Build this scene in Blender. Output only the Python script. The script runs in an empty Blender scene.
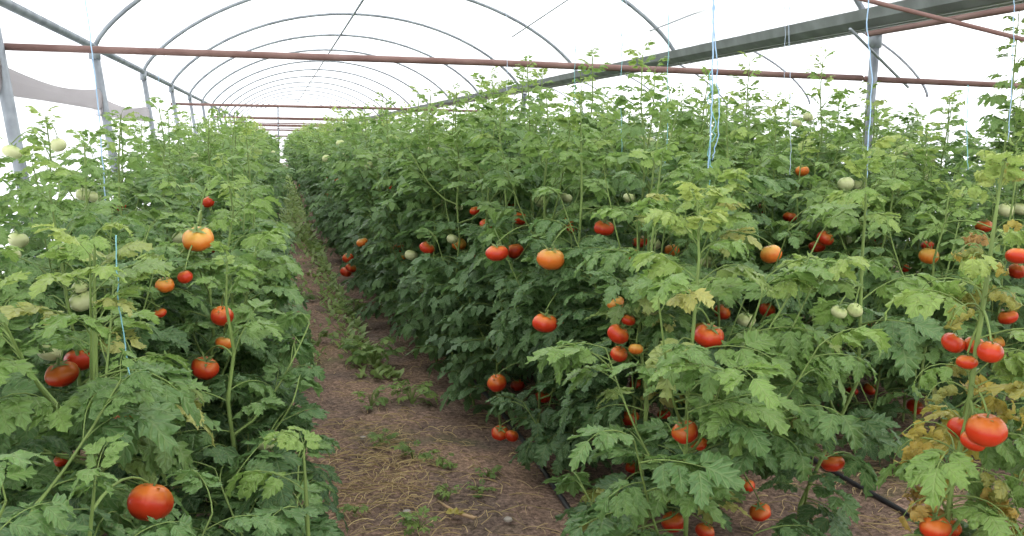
import bpy, math, random
import numpy as np
from mathutils import Vector, Matrix

W, HGT, F = 1024, 536, 950.0
CAM_H = 1.4
PI = math.pi
C = bpy.context.scene.collection
rs = np.random.RandomState

# ------------------------------------------------------------------ camera
def norm(v): return v / np.linalg.norm(v)
v_c = norm(np.array([(275 - 512) / F, (268 - 137) / F, -1.0]))        # house axis (+Y) in camera space
h_c = np.array([1.0, -0.015, 0.0])
u_c = norm(np.cross(h_c, v_c));  u_c = u_c if u_c[1] > 0 else -u_c    # up
x_c = np.cross(v_c, u_c)
R_wc = np.stack([x_c, v_c, u_c])                                      # camera -> world
CAM = np.array([0.0, 0.0, CAM_H])
cam_d = bpy.data.cameras.new('camera'); cam = bpy.data.objects.new('camera', cam_d); C.objects.link(cam)
M4 = Matrix([list(R_wc[i]) + [CAM[i]] for i in range(3)] + [[0, 0, 0, 1]])
cam.matrix_world = M4
cam_d.sensor_fit = 'HORIZONTAL'; cam_d.sensor_width = 36; cam_d.lens = 36 * F / W
cam_d.clip_start = 0.05; cam_d.clip_end = 300
bpy.context.scene.camera = cam

def ray(px, py):
    return R_wc @ np.array([(px - 512) / F, -(py - 268) / F, -1.0])
def at(px, py, d):
    """point seen at (px, py), horizontal distance d from the camera"""
    r = ray(px, py); return CAM + r * (d / math.hypot(r[0], r[1]))
def on_ground(px, py):
    r = ray(px, py); return CAM + r * (-CAM_H / r[2])
def proj(p):
    q = R_wc.T @ (np.asarray(p) - CAM); return 512 + F * q[0] / -q[2], 268 - F * q[1] / -q[2]

# ------------------------------------------------------------------ materials
def new_mat(name):
    m = bpy.data.materials.new(name); m.use_nodes = True
    nt = m.node_tree; nt.nodes.clear()
    return m, nt, lambda t: nt.nodes.new(t), lambda a, b: nt.links.new(a, b)

def ramp(nt, stops, fac):
    r = nt.nodes.new('ShaderNodeValToRGB')
    e = r.color_ramp.elements
    while len(e) < len(stops): e.new(0.5)
    for k, (p, c) in enumerate(stops): e[k].position = p; e[k].color = (*c, 1)
    nt.links.new(fac, r.inputs[0]); return r.outputs[0]

def leaf_mat(name, stops, trans=0.42, rough=0.42):
    m, nt, N, Lk = new_mat(name)
    a = N('ShaderNodeAttribute'); a.attribute_name = 'age'
    oi = N('ShaderNodeObjectInfo')
    tc = N('ShaderNodeTexCoord')
    no = N('ShaderNodeTexNoise'); no.inputs['Scale'].default_value = 28; no.inputs['Detail'].default_value = 3
    Lk(tc.outputs['Object'], no.inputs['Vector'])
    m1 = N('ShaderNodeMath'); m1.operation = 'MULTIPLY_ADD'; m1.inputs[1].default_value = 0.24; m1.inputs[2].default_value = -0.12
    Lk(no.outputs['Fac'], m1.inputs[0])
    m2 = N('ShaderNodeMath'); m2.operation = 'ADD'; Lk(a.outputs['Fac'], m2.inputs[0]); Lk(m1.outputs[0], m2.inputs[1])
    m3 = N('ShaderNodeMath'); m3.operation = 'MULTIPLY_ADD'; m3.inputs[1].default_value = 0.12; m3.inputs[2].default_value = -0.06
    Lk(oi.outputs['Random'], m3.inputs[0])
    m5 = N('ShaderNodeMath'); m5.operation = 'ADD'; Lk(m2.outputs[0], m5.inputs[0]); Lk(m3.outputs[0], m5.inputs[1])
    col = ramp(nt, stops, m5.outputs[0])
    va = N('ShaderNodeAttribute'); va.attribute_name = 'vein'; sv = N('ShaderNodeSeparateXYZ'); Lk(va.outputs['Vector'], sv.inputs[0])
    def mth(op, a, b=None, c=None):
        n = N('ShaderNodeMath'); n.operation = op
        for k, v in enumerate((a, b, c)):
            if v is None: continue
            if isinstance(v, (int, float)): n.inputs[k].default_value = v
            else: Lk(v, n.inputs[k])
        return n.outputs[0]
    side = mth('PINGPONG', mth('MULTIPLY_ADD', sv.outputs['X'], 6.0, mth('MULTIPLY', sv.outputs['Y'], -1.6)), 0.5)   # 0 on a side vein
    vein = mth('MINIMUM', mth('MULTIPLY', side, 5.0), mth('MULTIPLY', sv.outputs['Y'], 8.0))
    vein = mth('MINIMUM', vein, 1.0)
    vm = N('ShaderNodeMixRGB'); vm.blend_type = 'MIX'; Lk(mth('MULTIPLY_ADD', vein, -0.28, 0.28), vm.inputs[0]); Lk(col, vm.inputs[1]); vm.inputs[2].default_value = (0.42, 0.50, 0.22, 1)
    col = vm.outputs[0]
    p = N('ShaderNodeBsdfPrincipled'); p.inputs['Roughness'].default_value = rough
    p.inputs['Specular IOR Level'].default_value = 0.5
    Lk(col, p.inputs['Base Color'])
    n2 = N('ShaderNodeTexNoise'); n2.inputs['Scale'].default_value = 60; Lk(tc.outputs['Object'], n2.inputs['Vector'])
    bp = N('ShaderNodeBump'); bp.inputs['Strength'].default_value = 0.5; bp.inputs['Distance'].default_value = 0.012
    Lk(mth('MULTIPLY_ADD', vein, 0.5, n2.outputs['Fac']), bp.inputs['Height']); Lk(bp.outputs[0], p.inputs['Normal'])
    tr = N('ShaderNodeBsdfTranslucent'); Lk(col, tr.inputs['Color'])
    mx = N('ShaderNodeMixShader'); mx.inputs[0].default_value = trans
    Lk(p.outputs[0], mx.inputs[1]); Lk(tr.outputs[0], mx.inputs[2])
    o = N('ShaderNodeOutputMaterial'); Lk(mx.outputs[0], o.inputs[0])
    return m

def plain(name, col, rough=0.5, metal=0.0, noise=0.0, nscale=12, spec=0.5, col2=None):
    m, nt, N, Lk = new_mat(name)
    p = N('ShaderNodeBsdfPrincipled'); p.inputs['Roughness'].default_value = rough; p.inputs['Metallic'].default_value = metal
    p.inputs['Specular IOR Level'].default_value = spec
    p.inputs['Base Color'].default_value = (*col, 1)
    if noise or col2:
        tc = N('ShaderNodeTexCoord'); no = N('ShaderNodeTexNoise'); no.inputs['Scale'].default_value = nscale; no.inputs['Detail'].default_value = 5
        Lk(tc.outputs['Object'], no.inputs['Vector'])
        c2 = col2 or tuple(c * (1 - noise) for c in col)
        Lk(ramp(nt, [(0.38, c2), (0.62, col)], no.outputs['Fac']), p.inputs['Base Color'])
    o = N('ShaderNodeOutputMaterial'); Lk(p.outputs[0], o.inputs[0]); return m

def fruit_mat(name, body, shoulder, s0=0.62, s1=1.0):
    m, nt, N, Lk = new_mat(name)
    tc = N('ShaderNodeTexCoord'); sx = N('ShaderNodeSeparateXYZ'); Lk(tc.outputs['Generated'], sx.inputs[0])
    no = N('ShaderNodeTexNoise'); no.inputs['Scale'].default_value = 3.0; Lk(tc.outputs['Object'], no.inputs['Vector'])
    a = N('ShaderNodeMath'); a.operation = 'MULTIPLY_ADD'; a.inputs[1].default_value = 0.25; Lk(no.outputs['Fac'], a.inputs[0]); Lk(sx.outputs['Z'], a.inputs[2])
    oi = N('ShaderNodeObjectInfo')
    b = N('ShaderNodeMath'); b.operation = 'MULTIPLY_ADD'; b.inputs[1].default_value = 0.3; b.inputs[2].default_value = -0.15; Lk(oi.outputs['Random'], b.inputs[0])
    c = N('ShaderNodeMath'); c.operation = 'ADD'; Lk(a.outputs[0], c.inputs[0]); Lk(b.outputs[0], c.inputs[1])
    col = ramp(nt, [(s0, body), (min(s1, 1.0), shoulder)], c.outputs[0])
    p = N('ShaderNodeBsdfPrincipled'); p.inputs['Roughness'].default_value = 0.28; p.inputs['Specular IOR Level'].default_value = 0.3
    p.inputs['Subsurface Weight'].default_value = 0.0
    Lk(col, p.inputs['Base Color'])
    o = N('ShaderNodeOutputMaterial'); Lk(p.outputs[0], o.inputs[0]); return m

def film_mat(name, transp, col, var=0.05):
    m, nt, N, Lk = new_mat(name)
    tc = N('ShaderNodeTexCoord'); mp = N('ShaderNodeMapping'); mp.inputs['Scale'].default_value = (1.0, 0.35, 2.0); Lk(tc.outputs['Object'], mp.inputs['Vector'])
    no = N('ShaderNodeTexNoise'); no.inputs['Scale'].default_value = 1.4; no.inputs['Detail'].default_value = 6; Lk(mp.outputs[0], no.inputs['Vector'])
    c = ramp(nt, [(0.3, tuple(x * (1 - var) for x in col)), (0.65, col)], no.outputs['Fac'])
    tl = N('ShaderNodeBsdfTranslucent'); Lk(c, tl.inputs['Color'])
    di = N('ShaderNodeBsdfDiffuse'); Lk(c, di.inputs['Color'])
    m0 = N('ShaderNodeMixShader'); m0.inputs[0].default_value = 0.12; Lk(tl.outputs[0], m0.inputs[1]); Lk(di.outputs[0], m0.inputs[2])
    tp = N('ShaderNodeBsdfTransparent'); Lk(c, tp.inputs['Color'])
    mx = N('ShaderNodeMixShader'); mx.inputs[0].default_value = transp; Lk(m0.outputs[0], mx.inputs[1]); Lk(tp.outputs[0], mx.inputs[2])
    o = N('ShaderNodeOutputMaterial'); Lk(mx.outputs[0], o.inputs[0]); return m

LEAF = leaf_mat('tomato_leaf', [(0.0, (0.066, 0.140, 0.058)), (0.35, (0.118, 0.230, 0.070)), (0.7, (0.235, 0.375, 0.082)), (1.0, (0.42, 0.51, 0.13))])
PALE = leaf_mat('pale_leaf', [(0.0, (0.17, 0.28, 0.08)), (0.5, (0.28, 0.38, 0.11)), (1.0, (0.50, 0.48, 0.14))])
WITHER = leaf_mat('withered_leaf', [(0.0, (0.22, 0.25, 0.06)), (0.35, (0.42, 0.36, 0.07)), (0.7, (0.55, 0.40, 0.09)), (1.0, (0.42, 0.24, 0.09))])
STEM = plain('stem_green', (0.19, 0.27, 0.075), 0.6, noise=0.3, spec=0.25)
WEED = leaf_mat('weed_leaf', [(0.0, (0.10, 0.20, 0.05)), (0.5, (0.17, 0.30, 0.065)), (1.0, (0.30, 0.42, 0.10))])
RED = fruit_mat('ripe_red_skin', (0.47, 0.034, 0.010), (0.52, 0.13, 0.022), 0.75, 1.0)
ORANGE = fruit_mat('orange_skin', (0.58, 0.14, 0.02), (0.58, 0.31, 0.06), 0.6, 1.0)
GREEN = fruit_mat('unripe_skin', (0.56, 0.58, 0.31), (0.40, 0.46, 0.18), 0.7, 1.0)
STEEL = plain('galvanised_steel', (0.28, 0.31, 0.33), 0.5, 0.3, col2=(0.20, 0.22, 0.24), nscale=9)
RUST = plain('rusty_pipe', (0.21, 0.125, 0.105), 0.8, 0.0, col2=(0.16, 0.085, 0.07), nscale=7)
GUT = plain('weathered_gutter', (0.19, 0.21, 0.20), 0.7, 0.1, col2=(0.13, 0.145, 0.135), nscale=5)
TWINE_B = plain('blue_twine', (0.30, 0.47, 0.66), 0.7, col2=(0.38, 0.54, 0.70), nscale=40)
TWINE_G = plain('teal_twine', (0.16, 0.38, 0.40), 0.7, col2=(0.24, 0.48, 0.50), nscale=40)
TWINE_W = plain('faded_twine', (0.42, 0.50, 0.60), 0.8)
HOSE = plain('black_hose', (0.02, 0.02, 0.022), 0.45)
STRAW = leaf_mat('straw', [(0.0, (0.22, 0.11, 0.055)), (0.5, (0.46, 0.26, 0.12)), (1.0, (0.66, 0.45, 0.22))], 0.1, 0.8)
STONE = plain('pale_stone', (0.40, 0.36, 0.31), 0.9, noise=0.35, nscale=30)
FILM = film_mat('roof_film', 0.5, (0.97, 0.975, 0.985))
SIDE = film_mat('side_film', 0.45, (0.95, 0.955, 0.96), 0.08)
CURTAIN = film_mat('grey_curtain_film', 0.14, (0.61, 0.59, 0.59), 0.15)

def soil_mat():
    m, nt, N, Lk = new_mat('soil')
    tc = N('ShaderNodeTexCoord')
    def noise(s, d, r=0.6):
        n = N('ShaderNodeTexNoise'); n.inputs['Scale'].default_value = s; n.inputs['Detail'].default_value = d; n.inputs['Roughness'].default_value = r
        Lk(tc.outputs['Object'], n.inputs['Vector']); return n.outputs['Fac']
    big = ramp(nt, [(0.36, (0.17, 0.128, 0.105)), (0.5, (0.24, 0.168, 0.128)), (0.66, (0.33, 0.225, 0.155))], noise(2.2, 6))
    fine = ramp(nt, [(0.36, (0.28, 0.26, 0.25)), (0.5, (0.92, 0.9, 0.88)), (0.64, (1.8, 1.74, 1.68))], noise(48, 7, 0.8))
    mul = N('ShaderNodeMixRGB'); mul.blend_type = 'MULTIPLY'; mul.inputs[0].default_value = 1
    Lk(big, mul.inputs[1]); Lk(fine, mul.inputs[2])
    # moss / seedlings tint in patches
    gm = ramp(nt, [(0.56, (0, 0, 0)), (0.68, (0.6, 0.6, 0.6))], noise(1.3, 5))
    gmx = N('ShaderNodeMixRGB'); Lk(gm, gmx.inputs[0]); Lk(mul.outputs[0], gmx.inputs[1]); gmx.inputs[2].default_value = (0.105, 0.125, 0.05, 1)
    p = N('ShaderNodeBsdfPrincipled'); p.inputs['Roughness'].default_value = 0.95; p.inputs['Specular IOR Level'].default_value = 0.1
    Lk(gmx.outputs[0], p.inputs['Base Color'])
    bp = N('ShaderNodeBump'); bp.inputs['Strength'].default_value = 0.8; bp.inputs['Distance'].default_value = 0.02
    Lk(noise(55, 6, 0.7), bp.inputs['Height']); Lk(bp.outputs[0], p.inputs['Normal'])
    o = N('ShaderNodeOutputMaterial'); Lk(p.outputs[0], o.inputs[0]); return m
SOIL = soil_mat()

# ------------------------------------------------------------------ mesh helpers
class Geo:
    def __init__(s): s.V = []; s.T = []; s.M = []; s.A = []; s.U = []; s.n = 0
    def add(s, V, T, mat=0, age=0.5, U=None):
        V = np.asarray(V, float); T = np.asarray(T, int)
        s.V.append(V); s.T.append(T + s.n)
        s.M.append(np.full(len(T), mat) if np.isscalar(mat) else np.asarray(mat))
        s.A.append(np.full(len(V), age) if np.isscalar(age) else np.asarray(age))
        s.U.append(np.zeros((len(V), 3)) if U is None else U); s.n += len(V)
    def mesh(s, name, mats, smooth=True):
        me = bpy.data.meshes.new(name)
        V = np.concatenate(s.V); T = np.concatenate(s.T); M = np.concatenate(s.M); A = np.concatenate(s.A)
        n = len(T)
        me.vertices.add(len(V)); me.vertices.foreach_set('co', V.astype(np.float32).ravel())
        me.loops.add(n * 3); me.loops.foreach_set('vertex_index', T.astype(np.int32).ravel())
        me.polygons.add(n); me.polygons.foreach_set('loop_start', np.arange(0, n * 3, 3, dtype=np.int32))
        me.polygons.foreach_set('loop_total', np.full(n, 3, dtype=np.int32))
        me.polygons.foreach_set('material_index', M.astype(np.int32))
        me.polygons.foreach_set('use_smooth', np.full(n, smooth))
        a = me.attributes.new('age', 'FLOAT', 'POINT'); a.data.foreach_set('value', A.astype(np.float32))
        u = np.concatenate(s.U)
        if u.any(): b = me.attributes.new('vein', 'FLOAT_VECTOR', 'POINT'); b.data.foreach_set('vector', u.astype(np.float32).ravel())
        for m in mats: me.materials.append(m)
        me.update(calc_edges=True); me.validate()
        return me
    def obj(s, name, mats, parent=None, smooth=True):
        o = bpy.data.objects.new(name, s.mesh(name, mats, smooth)); C.objects.link(o)
        if parent: o.parent = parent
        return o

def tube(pts, rad, n=6, cap=True):
    pts = np.asarray(pts, float); k = len(pts)
    rad = np.full(k, rad) if np.isscalar(rad) else np.asarray(rad)
    tg = np.gradient(pts, axis=0); tg /= np.linalg.norm(tg, axis=1)[:, None] + 1e-12
    up = np.array([0, 0, 1.0]) if abs(tg[0][2]) < 0.9 else np.array([0, 1.0, 0])
    V = []
    for i in range(k):
        a = np.cross(tg[i], up); a /= np.linalg.norm(a) + 1e-12; b = np.cross(a, tg[i]); up = b
        th = np.arange(n) * 2 * PI / n
        V.append(pts[i] + rad[i] * (np.cos(th)[:, None] * a + np.sin(th)[:, None] * b))
    V = np.concatenate(V); T = []
    for i in range(k - 1):
        for j in range(n):
            a, b = i * n + j, i * n + (j + 1) % n; c, d = a + n, b + n
            T += [(a, b, d), (a, d, c)]
    if cap:
        V = np.concatenate([V, pts[:1], pts[-1:]]); c0, c1 = k * n, k * n + 1
        for j in range(n):
            T.append((c0, (j + 1) % n, j)); T.append((c1, (k - 1) * n + j, (k - 1) * n + (j + 1) % n))
    return V, np.array(T)

def box(lo, hi):
    x0, y0, z0 = lo; x1, y1, z1 = hi
    V = [(x0, y0, z0), (x1, y0, z0), (x1, y1, z0), (x0, y1, z0), (x0, y0, z1), (x1, y0, z1), (x1, y1, z1), (x0, y1, z1)]
    Q = [(0, 3, 2, 1), (4, 5, 6, 7), (0, 1, 5, 4), (1, 2, 6, 5), (2, 3, 7, 6), (3, 0, 4, 7)]
    return np.array(V, float), np.array([t for q in Q for t in ((q[0], q[1], q[2]), (q[0], q[2], q[3]))])

def tag(o, label=None, cat=None, group=None, kind=None):
    if label: o['label'] = label
    if cat: o['category'] = cat
    if group: o['group'] = group
    if kind: o['kind'] = kind
    return o
def empty(name, loc, rz=0):
    o = bpy.data.objects.new(name, None); C.objects.link(o); o.location = loc; o.rotation_euler = (0, 0, rz); o.empty_display_size = 0.1
    return o
def rot(yaw, pitch=0.0, roll=0.0):
    cy, sy, cp, sp, cr, sr = math.cos(yaw), math.sin(yaw), math.cos(pitch), math.sin(pitch), math.cos(roll), math.sin(roll)
    return np.array([[cy, -sy, 0], [sy, cy, 0], [0, 0, 1]]) @ np.array([[cp, 0, -sp], [0, 1, 0], [sp, 0, cp]]) @ np.array([[1, 0, 0], [0, cr, -sr], [0, sr, cr]])

# ------------------------------------------------------------------ leaves
def leaflet(rng, res, curl=0.5):
    """one tomato leaflet of length 1 along +X, lobed edge, folded along its midrib. Returns vertices, triangles, (along, across, 0)"""
    if res == 2:
        t = np.array([0, .10, .21, .28, .41, .48, .61, .67, .80, .87, 1.0]); w = np.array([.02, .18, .36, .25, .38, .25, .32, .18, .19, .07, 0])
        fwd = np.array([0, 0, .05, -.03, .06, -.03, .07, -.02, .06, 0, 0])
        if rng.rand() < .3: w = np.array([.02, .20, .32, .29, .34, .28, .28, .20, .16, .07, 0])
    elif res == 1: t = np.array([0, .18, .34, .46, .60, .74, 1.0]); w = np.array([.03, .33, .24, .33, .20, .19, 0]); fwd = np.array([0, 0, 0, .04, 0, .04, 0])
    else:          t = np.array([0, .28, .65, 1.0]); w = np.array([.03, .33, .24, 0]); fwd = 0 * t
    w = w * rng.uniform(0.85, 1.1); k = len(t)
    bend = curl * rng.uniform(0.6, 1.5)
    ang = -bend * t
    x = np.concatenate([[0], np.cumsum(np.diff(t) * np.cos(ang[:-1]))]); z = np.concatenate([[0], np.cumsum(np.diff(t) * np.sin(ang[:-1]))])
    fold = rng.uniform(0.05, 0.45)
    cols = [0.5, 1.0] if res == 2 else [1.0]
    V = [np.stack([x, 0 * x, z], 1)]; U = [np.stack([t, 0 * t, 0 * t], 1)]; T = []
    for sgn in (1, -1):
        prev = 0
        for c in cols:
            ww = w * c; wav = (rng.uniform(-.05, .05, k) + .035 * np.sin(t * 22 + rng.uniform(0, 6)) * (1 if res else 0)) * (w > .05)
            droop_ = -.18 * ww * c * (1 if res else .5)
            V.append(np.stack([x + fwd * c - .04 * w * c, sgn * ww * math.cos(fold), z + ww * math.sin(fold) + wav + droop_], 1))
            U.append(np.stack([t, np.full(k, c), 0 * t], 1))
            cur = len(V) - 1
            for i in range(k - 1):
                p, q = prev * k + i, cur * k + i
                T += [(p, p + 1, q + 1), (p, q + 1, q)] if sgn > 0 else [(p, q + 1, p + 1), (p, q, q + 1)]
            prev = cur
    return np.concatenate(V), np.array(T), np.concatenate(U)

def leaf_template(seed, res, droop=0.9, curl=0.5, hang=0.35, size=1.0):
    """a whole compound leaf, length 1, base at the origin, growing along +X"""
    rng = rs(seed); g = Geo()
    s = np.linspace(0, 1, 7 if res else 4); ang = 0.25 - droop * s ** 1.3
    P = np.concatenate([[[0, 0, 0]], np.cumsum(np.stack([np.cos(ang), 0.10 * np.sin(s * 5 + seed), np.sin(ang)], 1)[:-1] * np.diff(s)[:, None], 0)])
    V, T = tube(P * 0.72, np.linspace(.010, .004, len(s)), 4 if res else 3, False)
    g.add(V, T, 1)
    def put(sp, yaw, ln):
        i = np.interp(sp, s, np.arange(len(s))); base = np.array([np.interp(sp, s, P[:, c]) for c in range(3)]) * 0.72
        a = np.interp(sp, s, ang)
        V, T, U = leaflet(rng, res, curl)
        V = V * ln * size * (1.22 if res == 2 else 1.1); V[:, 0] += 0.05 * (abs(yaw) > .3)
        V = V @ rot(yaw, -hang * rng.uniform(0.3, 1.6), rng.uniform(-.35, .35)).T
        V = V @ rot(0, a * 0.8).T + base
        g.add(V, T, 0, .5, U)
    put(1.0, rng.uniform(-.15, .15), rng.uniform(.29, .35))
    pairs = [(.86, .27), (.64, .30), (.40, .25)] if res else [(.82, .30), (.48, .32)]
    for sp, ln in pairs:
        for sg in (1, -1):
            put(sp + rng.uniform(-.04, .04), sg * rng.uniform(.85, 1.25), ln * rng.uniform(.85, 1.1))
    if res:
        for sp in (.74, .53):
            for sg in (1, -1):
                if rng.rand() < .8: put(sp, sg * rng.uniform(1.1, 1.5), rng.uniform(.07, .13))
    return np.concatenate(g.V), np.concatenate(g.T), np.concatenate(g.M), np.concatenate(g.U)

TPL = {res: [leaf_template(100 * res + k, res, droop=[.6, .9, 1.2, 1.5][k % 4], curl=[.25, .45, .75][k % 3], hang=[.15, .3, .45][k % 3]) for k in range(10 if res else 6)] for res in (0, 1, 2)}
WILT = [leaf_template(900 + k, 2, droop=1.9, curl=1.2, hang=1.0, size=.72) for k in range(6)]
CURLED = [leaf_template(950 + k, 2, droop=2.0, curl=2.4, hang=1.1, size=.6) for k in range(5)]

HERO = []                                            # tomatoes seen in the photo: centre, radius
def clear_of_fruit(V):
    """keeps leaves from growing right over the fruit that hangs free"""
    if not len(HERO_C): return True
    w = V - CAM; d = np.linalg.norm(w, axis=1); w = w / d[:, None]
    cosang = w @ HERO_DIR.T
    hit = (cosang > HERO_COS[None, :]) & (d[:, None] < HERO_D[None, :] + 0.02)
    return hit.sum(0).max() <= 0

def inside_row(V, row):
    if row is None: return True
    x, y, z = V[:, 0], V[:, 1], V[:, 2]
    if row == 'left': return bool((x < .19 * (1.42 - np.minimum(z, 1.3))).all() and (x > -1.33 + .0 * z).all())
    if row == 'right': return bool((x > np.interp(y, [2, 3.3, 4.9, 6.2, 7, 12, 60], [1.03, .93, .71, .56, .55, .49, .44]) - .04).all())
    if row == 'second': return bool((x > 2.38 + .0 * z).all())
def grow(seed, H, res=1, spread=0.45, n_main=None, n_branch=5, Lb=0.30, lean=(0, 0), base=None, wilt=0.0, pale=0.0,
         zmin=0.05, age0=0.0, path=None, bl=(0.35, 0.6), age_top=0.6, shoot=0.0, row=None):
    """a tomato plant at the origin. Returns foliage, pale foliage, stem Geo and the stem line. Leaves of plants with a known BASE keep clear of the visible fruit."""
    rng = rs(seed); fo, pa, st = Geo(), Geo(), Geo()
    tp = TPL[res]
    if path is None:
        k = 9; z = np.linspace(0, H, k); wob = np.cumsum(rng.uniform(-.025, .025, (k, 2)), 0)
        P = np.stack([wob[:, 0] + lean[0] * (z / H) ** 1.2, wob[:, 1] + lean[1] * (z / H) ** 1.2, z], 1)
        P[0, :2] = 0
    else: P = np.asarray(path, float)
    hh = P[:, 2]
    sites = []
    n = n_main or int((H - zmin) / 0.030)
    for i in range(n):
        f = (i + .5) / n; z = zmin + (H - zmin) * f
        b = np.array([np.interp(z, hh, P[:, c]) for c in range(3)])
        sites.append((b, i * 2.4 + rng.uniform(-.5, .5), z / H, 1.0, -1, z))
    branches = []
    for j in range(n_branch):
        z0 = H * rng.uniform(.03, .62); yaw = rng.uniform(0, 2 * PI); ln = rng.uniform(*bl) * min(1, H / 1.3)
        b0 = np.array([np.interp(z0, hh, P[:, c]) for c in range(3)])
        tt = np.linspace(0, 1, 8); out = spread * rng.uniform(.45, .95)
        up = min(ln, H * rng.uniform(.85, 1.0) - z0)
        Q = b0 + np.stack([np.cos(yaw) * out * tt ** .8, np.sin(yaw) * out * tt ** .8, up * tt ** 1.4], 1)
        branches.append(Q)
        m = int(ln / .028)
        for i in range(m):
            t = .2 + .8 * (i + .5) / m; q = np.array([np.interp(t, tt, Q[:, c]) for c in range(3)])
            sites.append((q, yaw + rng.uniform(-1.5, 1.5), q[2] / H, .8, j, t))
    grown = []; tally = {}
    for (b, yaw, f, sc, who, t) in sites:
        top = np.clip((f - .72) / .28, 0, 1)
        L = Lb * sc * (1 - .62 * top) * rng.uniform(.75, 1.2)
        pitch = np.interp(f, [0, .3, .7, 1], [-.1, .1, .35, .95]) + rng.uniform(-.3, .3)
        yellow = rng.rand() < wilt; ispale = rng.rand() < pale
        src = tp
        if wilt > 0: src = CURLED if (yellow and rng.rand() < .8) else (WILT if rng.rand() < .75 else tp)
        V, T, M, U = src[rng.randint(len(src))]
        V = (V * L) @ rot(yaw, pitch, rng.uniform(-.3, .3)).T + b
        lowest = V[:, 2].min()
        if lowest < .015: V = V + np.array([0, 0, .015 - lowest])
        ok = base is None or (inside_row(V + base, row) and clear_of_fruit(V + base))
        y_ = yellow or ispale
        age = rng.uniform(0, 1) if y_ else np.clip(age0 + age_top * np.clip((f - .35) / .65, 0, 1) ** 1.2 + rng.uniform(0, .30), 0, 1)
        tally.setdefault(who, []).append(ok)
        if ok: grown.append((V, T, M, U, age, y_, who, t))
    reach = {}
    for V, T, M, U, age, y_, who, t in grown:
        if who >= 0 and np.mean(tally[who]) < .5: continue
        reach[who] = max(reach.get(who, 0), t)
        (pa if y_ else fo).add(V, T, M, age, U)
    if path is None and base is not None:
        zc = max(reach.get(-1, .2), .2); keep = P[P[:, 2] < zc - .01]
        P = np.concatenate([keep, [[np.interp(zc, hh, P[:, c]) for c in range(3)]]])
    V, T = tube(P, np.interp(np.linspace(0, 1, len(P)), [0, .7, 1], [.0068, .0055, .0025]), 6 if res else 4, False); st.add(V, T)
    for j, Q in enumerate(branches):
        if j not in reach: continue
        tt = np.linspace(0, reach[j], 7); Q2 = np.stack([np.interp(tt, np.linspace(0, 1, 8), Q[:, c]) for c in range(3)], 1)
        V, T = tube(Q2, np.linspace(.005, .002, 7), 5 if res else 3, False); st.add(V, T)
    return fo, pa, st, P

# ------------------------------------------------------------------ fruit
def tomato_geo(seed, lobes=5, flat=0.8):
    rng = rs(seed); nu, nv = 22, 14; V = []
    ph = rng.uniform(0, 6)
    for j in range(nv + 1):
        th = PI * j / nv
        for i in range(nu):
            a = 2 * PI * i / nu
            lob = 1 + .035 * math.cos(lobes * a + ph) * math.sin(th) ** .5 + .02 * math.cos(2 * a)
            r = math.sin(th) * lob; z = math.cos(th) * flat
            z -= .20 * math.exp(-(r / .28) ** 2) * (1 if j < nv / 2 else -.3)
            V.append((r * math.cos(a), r * math.sin(a), z))
    T = []
    for j in range(nv):
        for i in range(nu):
            a, b = j * nu + i, j * nu + (i + 1) % nu
            T += [(a, a + nu, b + nu), (a, b + nu, b)]
    g = Geo(); g.add(V, T); return g
def calyx_geo(seed):
    rng = rs(seed); g = Geo()
    for k in range(5):
        a = 2 * PI * k / 5 + rng.uniform(-.2, .2); t = np.linspace(0, 1, 5); w = np.array([.06, .13, .11, .06, 0]); L = rng.uniform(.72, .98)
        x = t * L; z = .64 + .16 * t + .25 * t * t * rng.uniform(-.5, 1.2)
        A = np.stack([x, w, z], 1); B = np.stack([x, -w, z], 1)
        V = np.concatenate([A, B]); T = []
        for i in range(4): T += [(i, i + 1, 5 + i + 1), (i, 5 + i + 1, 5 + i)]
        g.add(V @ rot(a).T, T, 0, .6)
    V, T = tube([(0, 0, .56), (.03, 0, .8), (.12, .05, 1.1)], .055, 5); g.add(V, T, 0, .5)
    return g
KINDS = {}
for nm, mt in (('red', RED), ('orange', ORANGE), ('green', GREEN)):
    KINDS[nm] = [tomato_geo(k + 3, 5 + k % 3, [.80, .72, .88][k % 3]).mesh('tomato', [mt]) for k in range(3)]
CALYX = [calyx_geo(k).mesh('calyx', [LEAF]) for k in range(3)]
PLABEL = {'red': 'ripe red tomato', 'orange': 'half-ripe orange tomato', 'green': 'unripe pale green tomato'}
def put_tomato(parent, loc, r, kind, seed, calyx=True, stretch=1.0):
    rng = rs(seed)
    o = bpy.data.objects.new('tomato', KINDS[kind][seed % 3]); C.objects.link(o); o.parent = parent
    o.location = loc; o.scale = (r, r, r * stretch); o.rotation_euler = (rng.uniform(-.2, .6), rng.uniform(-.4, .4), rng.uniform(-.6, .6))
    o['label'] = PLABEL[kind]
    if calyx:
        c = bpy.data.objects.new('calyx', CALYX[seed % 3]); C.objects.link(c); c.parent = o
    return o

# row edge towards the path
def edge(y): return float(np.interp(y, [2, 3.3, 4.9, 6.2, 7, 12, 60], [1.03, .93, .71, .56, .55, .49, .44]))
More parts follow.
